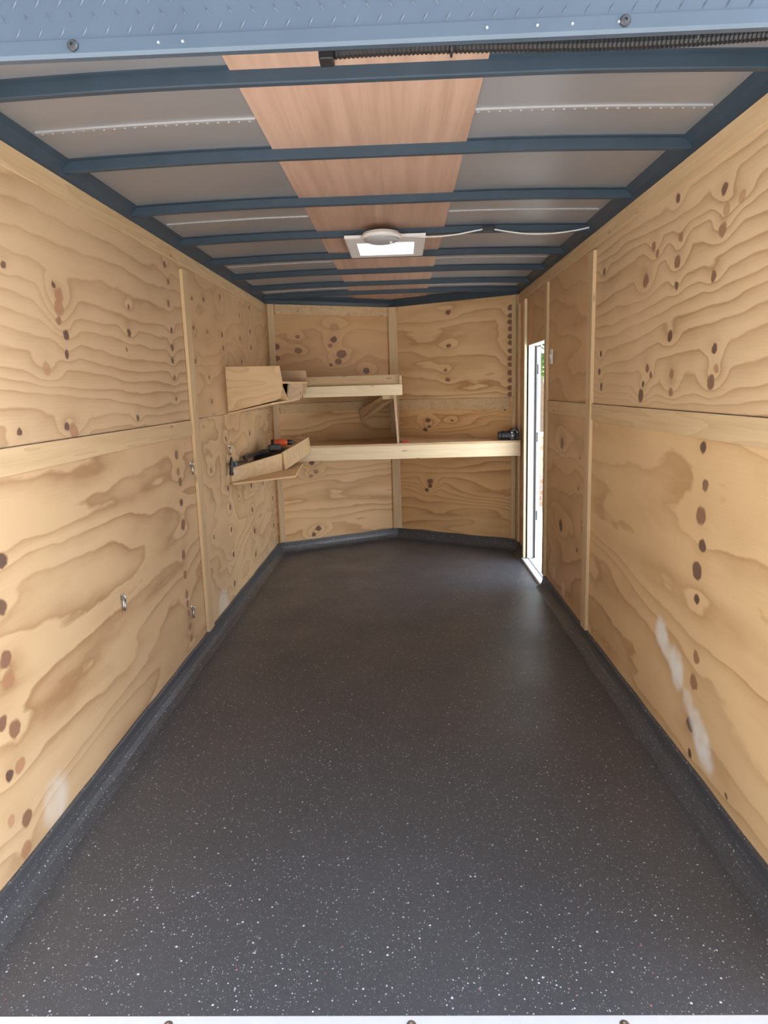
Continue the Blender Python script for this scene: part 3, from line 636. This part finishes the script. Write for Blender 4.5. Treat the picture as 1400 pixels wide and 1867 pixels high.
bm = BM(); prism(bm, [(-1.071, 4.235, 1.222), (-.80, 4.235, 1.275), (-.775, 4.276, 1.280), (-.748, 4.55, 1.283), (-.765, 5.209, 1.290), (-1.070, 5.199, 1.235)], (0, 0, -.011)); obj('bottom_board', rel(bm, RO), W['rack'], rk)
bm = BM(); prism(bm, [(-1.02, 4.45, 1.27), (-.745, 4.55, 1.285), (-.775, 4.50, 1.39), (-1.02, 4.45, 1.39)], (.0, .012, 0)); obj('inner_divider', rel(bm, RO), W['rack'], rk)
bm = BM(); prism(bm, [(-.750, 4.565, 1.2845), (-.752, 5.208, 1.2905), (-.735, 5.208, 1.397), (-.735, 4.565, 1.3915)], (-.01, 0, 0)); obj('front_board', rel(bm, RO), W['rack2'], rk)

# ------------------------------------------------------------------ tool tray on the left wall
TO = (XL, 4.2, .78)
tr = thing('tool_tray', TO, 'angled pine board tool tray on the left wall holding the power tool and straps', 'tray')
bm = BM(); prism(bm, [(-1.071, 4.20, .785), (-1.050, 4.168, .785), (-.712, 4.47, .785), (-.775, 5.25, .785), (-.79, YF-.002, .785), (-1.071, YF-.002, .785)], (0, 0, .011)); obj('bottom_board', rel(bm, TO), W['rack'], tr)
bm = BM(); prism(bm, [(-1.060, 4.195, .797), (-.842, 4.835, .797), (-.839, 4.835, .917), (-1.060, 4.195, .886)], (-.016, .006, 0)); obj('front_board', rel(bm, TO), M['ly'], tr, bevel=.001)
bm = BM(); prism(bm, [(-.832, 4.800, .797), (-.716, 5.325, .872), (-.728, 5.330, .990), (-.842, 4.800, .924)], (-.014, .004, 0)); obj('end_board', rel(bm, TO), M['lz'], tr, bevel=.001)

# ------------------------------------------------------------------ things in the tray
# power tool: orange body with black handle, motor and battery
po = thing('power_drill', (-.90, 5.04, .936), 'orange and black cordless power tool lying on the tool tray', 'power tool', rot=(0, 0, math.radians(20)))
bm = BM(); lathe(bm, [(0, -.075), (.022, -.072), (.028, -.05), (.029, .0), (.026, .035), (.018, .05), (0, .052)], 16, T(0, 0, .035) @ rotm('Y', 90)); obj('body', bm, M['orange_plastic'], po, smooth=True)
bm = BM(); lathe(bm, [(.018, 0), (.020, .008), (.018, .03), (.011, .045), (.004, .046), (.004, .06), (0, .06)], 14, T(.052, 0, .037) @ rotm('Y', 90)); obj('chuck', bm, M['dark_steel'], po, smooth=True)
bm = BM(); tube(bm, [(-.03, -.01, .022), (-.045, -.05, .012), (-.058, -.095, .010)], [.017, .015, .017], 12); obj('handle', bm, M['black_plastic'], po, smooth=True)
bm = BM(); box(bm, -.105, -.02, -.135, -.092, -.008, .036); obj('battery', bm, M['black_plastic'], po, bevel=.006)
bm = BM(); lathe(bm, [(.031, 0), (.031, .012), (.024, .02), (0, .022)], 16, T(-.050, 0, .035) @ rotm('Y', -90)); obj('motor_cap', bm, M['black_plastic'], po, smooth=False)
# carrying case under the tool
tc_ = thing('tool_pouch', (-.955, 5.06, .7965), 'flat black tool pouch under the orange power tool', 'pouch', rot=(0, 0, math.radians(-10)))
bm = BM(); box(bm, -.085, .085, -.19, .17, 0, .127); obj('pouch_body', bm, M['black_rubber'], tc_, bevel=.02)
bm = BM(); tube(bm, [(-.06, -.17, .122), (-.05, -.05, .126), (-.06, .10, .126), (-.05, .15, .122)], .004, 8); obj('strap', bm, M['grey_plastic'], tc_, smooth=True)
# spirit level lying along the tray
lv = thing('pry_bar', (-1.005, 4.65, .930), 'long dark pry bar lying along the back of the tool tray', 'pry bar', rot=(0, math.radians(-2), math.radians(80)))
bm = BM(); box(bm, -.19, .16, -.012, .012, -.012, .012); obj('bar', bm, M['dark_steel'], lv, bevel=.004)
bm = BM(); prism(bm, [(.16, -.012, -.008), (.19, -.016, -.002), (.19, .016, -.002), (.16, .012, -.008)], (0, 0, .012)); obj('claw', bm, M['dark_steel'], lv, bevel=.002)
# hammer with head hanging over the near end
hm = thing('hammer', (-1.042, 4.17, .912), 'claw hammer with blue banded grip sticking out of the near end of the tray', 'hammer', rot=(0, math.radians(1), math.radians(84)))
bm = BM(); tube(bm, [(.25, 0, .0), (.15, 0, .001), (.02, 0, 0), (-.02, 0, -.002)], [.010, .010, .013, .013], 12); obj('handle', bm, M['black_plastic'], hm, smooth=True)
bm = BM(); tube(bm, [(.035, 0, 0), (.0, 0, -.001)], .0165, 12); obj('grip_band', bm, M['blue_grip'], hm, smooth=True)
bm = BM(); lathe(bm, [(0, -.052), (.013, -.050), (.014, -.035), (.010, -.025), (.012, -.01), (.012, .02), (.008, .045), (.003, .062), (0, .063)], 14, T(-.032, 0, -.012) @ rotm('Y', 8)); obj('head', bm, M['dark_steel'], hm, smooth=True)

# ------------------------------------------------------------------ folding knife and camera on the lower shelf
kf = thing('folding_knife', (.004, 5.43, .9195), 'small red handled knife lying on the lower shelf beside the upright panel', 'knife', rot=(0, 0, math.radians(4)))
bm = BM(); box(bm, -.012, .040, -.008, .008, 0.001, .018); obj('handle', bm, M['red_plastic'], kf, bevel=.006)
bm = BM(); box(bm, -.030, -.011, -.007, .007, 0.002, .016); obj('bolster', bm, M['dark_steel'], kf, bevel=.003)
cmr = thing('camera', (.835, 5.40, .9195), 'black digital camera with a long lens at the right end of the lower shelf', 'camera', rot=(0, 0, math.radians(0)))
bm = BM()
prism(bm, [(-.005, -.036, 0), (.066, -.036, 0), (.066, -.036, .066), (.060, -.036, .076), (.050, -.036, .080), (.042, -.036, .092), (.010, -.036, .092), (.003, -.036, .080), (-.005, -.036, .070)], (0, .085, 0))
obj('body', bm, M['black_plastic'], cmr, bevel=.007)
bm = BM(); lathe(bm, [(.036, 0), (.036, .015), (.033, .018), (.033, .040), (.035, .043), (.035, .062), (.030, .066), (.032, .070), (.032, .088), (.028, .088), (.026, .082)], 24, T(-.004, .0, .037) @ rotm('Y', -90)); obj('lens', bm, M['black_plastic'], cmr, smooth=False)
bm = BM(); lathe(bm, [(.026, .0), (.020, .003), (0, .005)], 20, T(-.086, .0, .037) @ rotm('Y', -90)); obj('lens_glass', bm, M['glass'], cmr, smooth=True)
bm = BM(); tube(bm, [(.028, -.037, .068), (.040, -.046, .045), (.040, -.046, .03), (.03, -.038, .012)], .008, 8); obj('hand_grip', bm, M['black_rubber'], cmr, smooth=True)
for (dx, dz) in ((.008, .060), (.050, .062), (.012, .036)):
    bm = BM(); lathe(bm, [(.005, 0), (.004, .002), (0, .002)], 10, T(dx, -.0362, dz) @ rotm('X', 90)); obj('button', bm, M['zinc'], cmr)
bm = BM(); lathe(bm, [(.010, 0), (.010, .006), (0, .007)], 14, T(.052, .0, .080)); obj('mode_dial', bm, M['black_plastic'], cmr)

# ------------------------------------------------------------------ wall hardware
def ring(name, y, z, label):
    o = thing(name, (XL+.0005, y, z), label, 'tie down ring', 'silver tie down rings on the left wall')
    bm = BM(); lathe(bm, [(.013, 0), (.013, .002), (.008, .004), (.0045, .006), (0, .0065)], 14, T(0, 0, .022) @ rotm('Y', 90)); obj('mounting_plate', bm, M['zinc'], o)
    bm = BM(); torus(bm, .0075, .0026, T(.008, 0, .020) @ rotm('X', 90), 14, 6); obj('eye', bm, M['zinc'], o, smooth=True)
    bm = BM(); torus(bm, .015, .0038, T(.009, 0, -.008) @ rotm('Z', 12) @ rotm('Y', 90), 22, 8, sx=1.5, sy=1.0); obj('ring', bm, M['zinc'], o, smooth=True)
    return o
ring('tie_down_ring', 2.464, .577, 'silver ring low on the left wall, closest to the rear opening')
ring('tie_down_ring', 3.266, .273, 'silver ring near the floor just before the left wall batten')
ring('tie_down_ring', 3.430, .975, 'silver ring at mid height beside the upper part of the left wall batten')
ring('tie_down_ring', 4.209, .999, 'silver ring on the left wall just above the tool tray')
sw = thing('light_switch', (XR-.0005, 4.350, 1.506), 'small white light switch on the right wall before the side doorway', 'light switch')
bm = BM(); box(bm, -.006, 0, -.028, .028, -.045, .045); obj('plate', bm, M['white_plastic'], sw, bevel=.002)
bm = BM(); prism(bm, [(-.006, -.008, -.014), (-.006, .008, -.014), (-.006, .008, .014), (-.006, -.008, .014)], (-.004, 0, .0)); prism(bm, [(-.009, -.005, 0), (-.009, .005, 0), (-.016, .004, .012), (-.016, -.004, .012)], (0, 0, -.006)); obj('toggle', bm, M['white_plastic'], sw)
kb = thing('wall_hook', (-.335, nose_y(-.335)-.010, 1.190), 'tiny white hook on the nose wall just left of the slanted brace', 'hook')
bm = BM(); lathe(bm, [(.015, 0), (.016, .004), (.010, .008), (.009, .014), (.012, .02), (0, .023)], 16, rotm('X', 90)); obj('hook_head', bm, M['white_plastic'], kb, smooth=True)

# ------------------------------------------------------------------ roof vent
vo = (-.0625, 3.70, 2.05)
vt = thing('roof_vent', vo, 'square white roof vent with crank in the centre plywood strip', 'roof vent')
bm = BM()
ox0, ox1, oy0, oy1 = -.257, .132, 3.452, 3.945
def frame(bm, o, i, z0, z1, zi):
    A = [(o[0], o[2]), (o[1], o[2]), (o[1], o[3]), (o[0], o[3])]; B = [(i[0], i[2]), (i[1], i[2]), (i[1], i[3]), (i[0], i[3])]
    rows = [[bm.verts.new((x, y, z1)) for x, y in A], [bm.verts.new((x, y, z0+.003)) for x, y in A],
            [bm.verts.new((x+(.008 if k in (0, 3) else -.008), y+(.008 if k < 2 else -.008), z0)) for k, (x, y) in enumerate(A)],
            [bm.verts.new((x, y, z0)) for x, y in B], [bm.verts.new((x, y, zi)) for x, y in B], [bm.verts.new((x+(-.006 if k in (0, 3) else .006), y+(-.006 if k < 2 else .006), zi)) for k, (x, y) in enumerate(B)],
            [bm.verts.new((x+(-.006 if k in (0, 3) else .006), y+(-.006 if k < 2 else .006), z1)) for k, (x, y) in enumerate(B)]]
    rows.append(rows[0])
    for a, b in zip(rows, rows[1:]):
        for k in range(4): bm.faces.new((a[k], a[(k+1) % 4], b[(k+1) % 4], b[k]))
frame(bm, (ox0, ox1, oy0, oy1), (VX0+.008, VX1-.008, VY0+.008, VY1-.008), 2.048, 2.0635, 2.155)
obj('garnish_frame', rel(bm, vo), M['white_plastic'], vt)
t = NT('translucent_dome'); tb = t.n('BsdfTranslucent'); tb.inputs[0].default_value = (.92, .92, .86, 1); df = t.n('BsdfDiffuse'); df.inputs[0].default_value = (.85, .85, .8, 1)
ms = t.n('MixShader'); ms.inputs[0].default_value = .3; t.t.links.new(tb.outputs[0], ms.inputs[1]); t.t.links.new(df.outputs[0], ms.inputs[2]); t.t.links.new(ms.outputs[0], t.out.inputs[0])
bm = BM(); n = 8
def dz(x, y): return 2.185+.035*(1-((x+.0625)/.19)**4)*(1-((y-3.72)/.2)**4)
gx = [-.235+.345*k/n for k in range(n+1)]; gy = [3.54+.366*k/n for k in range(n+1)]
G = {(i, j): bm.verts.new((gx[i], gy[j], 2.158 if i in (0, n) or j in (0, n) else dz(gx[i], gy[j]))) for i in range(n+1) for j in range(n+1)}
for i in range(n):
    for j in range(n): bm.faces.new((G[i, j], G[i+1, j], G[i+1, j+1], G[i, j+1]))
obj('dome_lid', rel(bm, vo), t.m, vt, smooth=True)
bm = BM(); 
for k in range(-2, 3): tube(bm, [(VX0+.012, 3.72+k*.055, 2.135), (VX1-.012, 3.72+k*.055, 2.135)], .0018, 6)
tube(bm, [(VX0+.012, 3.64, 2.125), (VX1-.012, 3.64, 2.125)], .006, 8); tube(bm, [(VX0+.012, 3.80, 2.125), (VX1-.012, 3.80, 2.125)], .006, 8)
obj('support_arm', rel(bm, vo), M['white_plastic'], vt)
bm = BM(); lathe(bm, [(.0, 0), (.028, .002), (.030, .012), (.02, .03), (.012, .05), (0, .05)], 18, T(-.06, 3.71, 2.085)); tube(bm, [(-.06, 3.71, 2.088), (-.03, 3.70, 2.080), (-.015, 3.70, 2.070)], .004, 8)
obj('crank', rel(bm, vo), M['grey_plastic'], vt, smooth=False)

dl = thing('dome_light', (-.078, 3.385, 2.0), 'small round white dome light hanging at the near edge of the roof vent', 'ceiling light')
bm = BM(); lathe(bm, [(.0, .062), (.060, .062), (.084, .055), (.093, .042), (.093, .034), (.086, .029), (0, .029)], 32); obj('base', bm, M['white_plastic'], dl, smooth=False)
bm = BM(); lathe(bm, [(.083, .030), (.079, .022), (.058, .013), (.030, .009), (0, .008)], 32); obj('lens', bm, M['grey_plastic'], dl, smooth=True)
bm = BM(); lathe(bm, [(.008, .016), (.006, .004), (0, .002)], 10, T(.045, -.02, 0)); obj('switch', bm, M['white_plastic'], dl, smooth=True)

# cable draped from the light along the bow
def smooth_path(pts, n=6):
    P = [Vector(p) for p in pts]; out = []
    for i in range(len(P)-1):
        a = P[max(i-1, 0)]; b = P[i]; c = P[i+1]; d = P[min(i+2, len(P)-1)]
        for k in range(n):
            t = k/n; out.append(.5*((2*b)+(c-a)*t+(2*a-5*b+4*c-d)*t*t+(3*b-a-3*c+d)*t**3))
    out.append(P[-1]); return out
cpts = [(-.02, 3.468, 2.077), (.038, 3.465, 2.058), (.103, 3.465, 2.049), (.194, 3.465, 2.048), (.286, 3.465, 2.055), (.403, 3.466, 2.073), (.455, 3.466, 2.071), (.52, 3.465, 2.059), (.611, 3.465, 2.046), (.714, 3.465, 2.043), (.818, 3.465, 2.050), (.905, 3.465, 2.064)]
bm = BM(); tube(bm, smooth_path(cpts), .0034, 8)
cb = tag(obj('cable', bm, M['white_plastic'], smooth=True, at=(.42, 3.465, 2.05)), 'thin white cable draped from the dome light to the right wall', 'cable')
bm = BM(); box(bm, -.028, .028, -.008, .006, -.012, .014); c2 = obj('cable_clip', bm, M['black_plastic'], cb, bevel=.003); c2.location = (.010, .004, .022)

# corrugated conduit behind the header
cd = thing('conduit', (.35, 1.575, 2.030), 'black corrugated conduit with square end fitting running behind the rear header', 'conduit')
bm = BM(); x0, x1 = -.125, 1.0; n = int((x1-x0)/.0045); pts = []; rad = []
for k in range(n+1):
    x = x0+(x1-x0)*k/n; pts.append((x-.35, .004*math.sin(x*5), .004*math.sin(x*7+1)+.004)); rad.append(.0170 if k % 2 else .0140)
tube(bm, pts, rad, 12); obj('corrugated_tube', bm, M['black_plastic'], cd)
bm = BM(); box(bm, -.155-.35, -.124-.35, -.020, .020, -.018, .024); obj('end_fitting', bm, M['black_plastic'], cd, bevel=.003)
bm = BM(); lathe(bm, [(.004, 0), (.003, .002), (0, .002)], 8, T(-.143-.35, -.020, .004) @ rotm('X', 90)); obj('fitting_screw', bm, M['alu'], cd)
for x in (.12, .62, .9):
    bm = BM(); torus(bm, .0190, .0025, T(x-.35, .004*math.sin(x*5), .006) @ rotm('Y', 90), 18, 6); box(bm, x-.354, x-.346, -.003, .003, .02, .058); obj('strap_clamp', bm, M['dark_steel'], cd)

# ------------------------------------------------------------------ outside
t = NT('pale_concrete'); P = t.n('NewGeometry').outputs['Position']
gm = t.bsdf(t.mix(t.noise(P, 1.3, 6), (.60, .59, .56), (.74, .72, .68)), .85, 0, .2, t.noise(P, 60, 3), .2, .01)
bm = BM(); box(bm, -30, 40, -30, 45, -.75, -.60); struct(obj('ground', bm, gm))
# brick garden wall seen through the doorway
t = NT('pale_brick'); tcn = t.n('TexCoord'); br = t.n('TexBrick'); sp = t.n('SeparateXYZ'); cbn = t.n('CombineXYZ')
t.put(sp.inputs[0], tcn.outputs['Object']); t.put(cbn.inputs[0], sp.outputs['X']); t.put(cbn.inputs[1], sp.outputs['Z']); t.put(br.inputs['Vector'], cbn.outputs[0])
br.inputs['Scale'].default_value = 1.0; br.inputs['Brick Width'].default_value = .22; br.inputs['Row Height'].default_value = .09; br.inputs['Mortar Size'].default_value = .008
br.inputs['Color1'].default_value = (.36, .20, .13, 1); br.inputs['Color2'].default_value = (.46, .31, .19, 1); br.inputs['Mortar'].default_value = (.50, .47, .42, 1)
bk = t.bsdf(br.outputs['Color'], .85, 0, .2)
bm = BM(); box(bm, 1.2, 5.0, 11.0, 11.25, -.60, .52)
gw = tag(obj('garden_wall', bm, bk, at=(3.1, 11.1, -.6)), 'pale brick garden wall standing outside beyond the side doorway', 'brick wall')
bm = BM(); box(bm, -1.93, 1.93, -.13, .18, 1.12, 1.18); obj('coping', bm, M['white_paint'], gw, bevel=.01)
leafm = NT('leaf'); lf = leafm.bsdf(leafm.mix(leafm.n('ObjectInfo').outputs['Random'], (.06, .15, .012), (.10, .19, .02)), .6, 0, .3)
barkm = plain('bark', (.20, .14, .09), .9, 0, .2, 14)
def tree(x, y, h, R, label):
    o = thing('tree', (x, y, -.6), label, 'tree', 'trees beyond the garden wall')
    bm = BM(); tube(bm, [(0, 0, 0), (.05, .02, h*.35), (-.03, 0, h*.7), (0, 0, h*.9)], [.13, .11, .07, .03], 10); obj('trunk', bm, barkm, o, smooth=True)
    bm = BM(); rnd = random.Random(int(x*100))
    for k in range(2600):
        d = Vector((rnd.gauss(0, 1), rnd.gauss(0, 1), rnd.gauss(0, 1))).normalized()*(R*rnd.uniform(.3, 1)**.5)
        lob = 1+.22*math.sin(5*d.x+2*d.z)*math.cos(4*d.y)
        c = Vector((d.x*lob, d.y*lob, h*.72+d.z*.8*lob)); s = rnd.uniform(.06, .12)
        q = Matrix.Rotation(rnd.uniform(0, 6.3), 3, 'Z') @ Matrix.Rotation(rnd.uniform(-1, 1), 3, 'X')
        vs = [bm.verts.new(c+q @ Vector(p)) for p in ((-s, 0, 0), (0, -s*.45, 0), (s, 0, s*.15), (0, s*.45, 0))]
        bm.faces.new(vs)
    obj('foliage', bm, lf, o)
tree(2.95, 15.2, 4.2, 1.25, 'leafy green tree seen through the top of the side doorway')
tree(5.4, 17.5, 4.8, 1.6, 'fuller green tree standing further right beyond the garden wall')
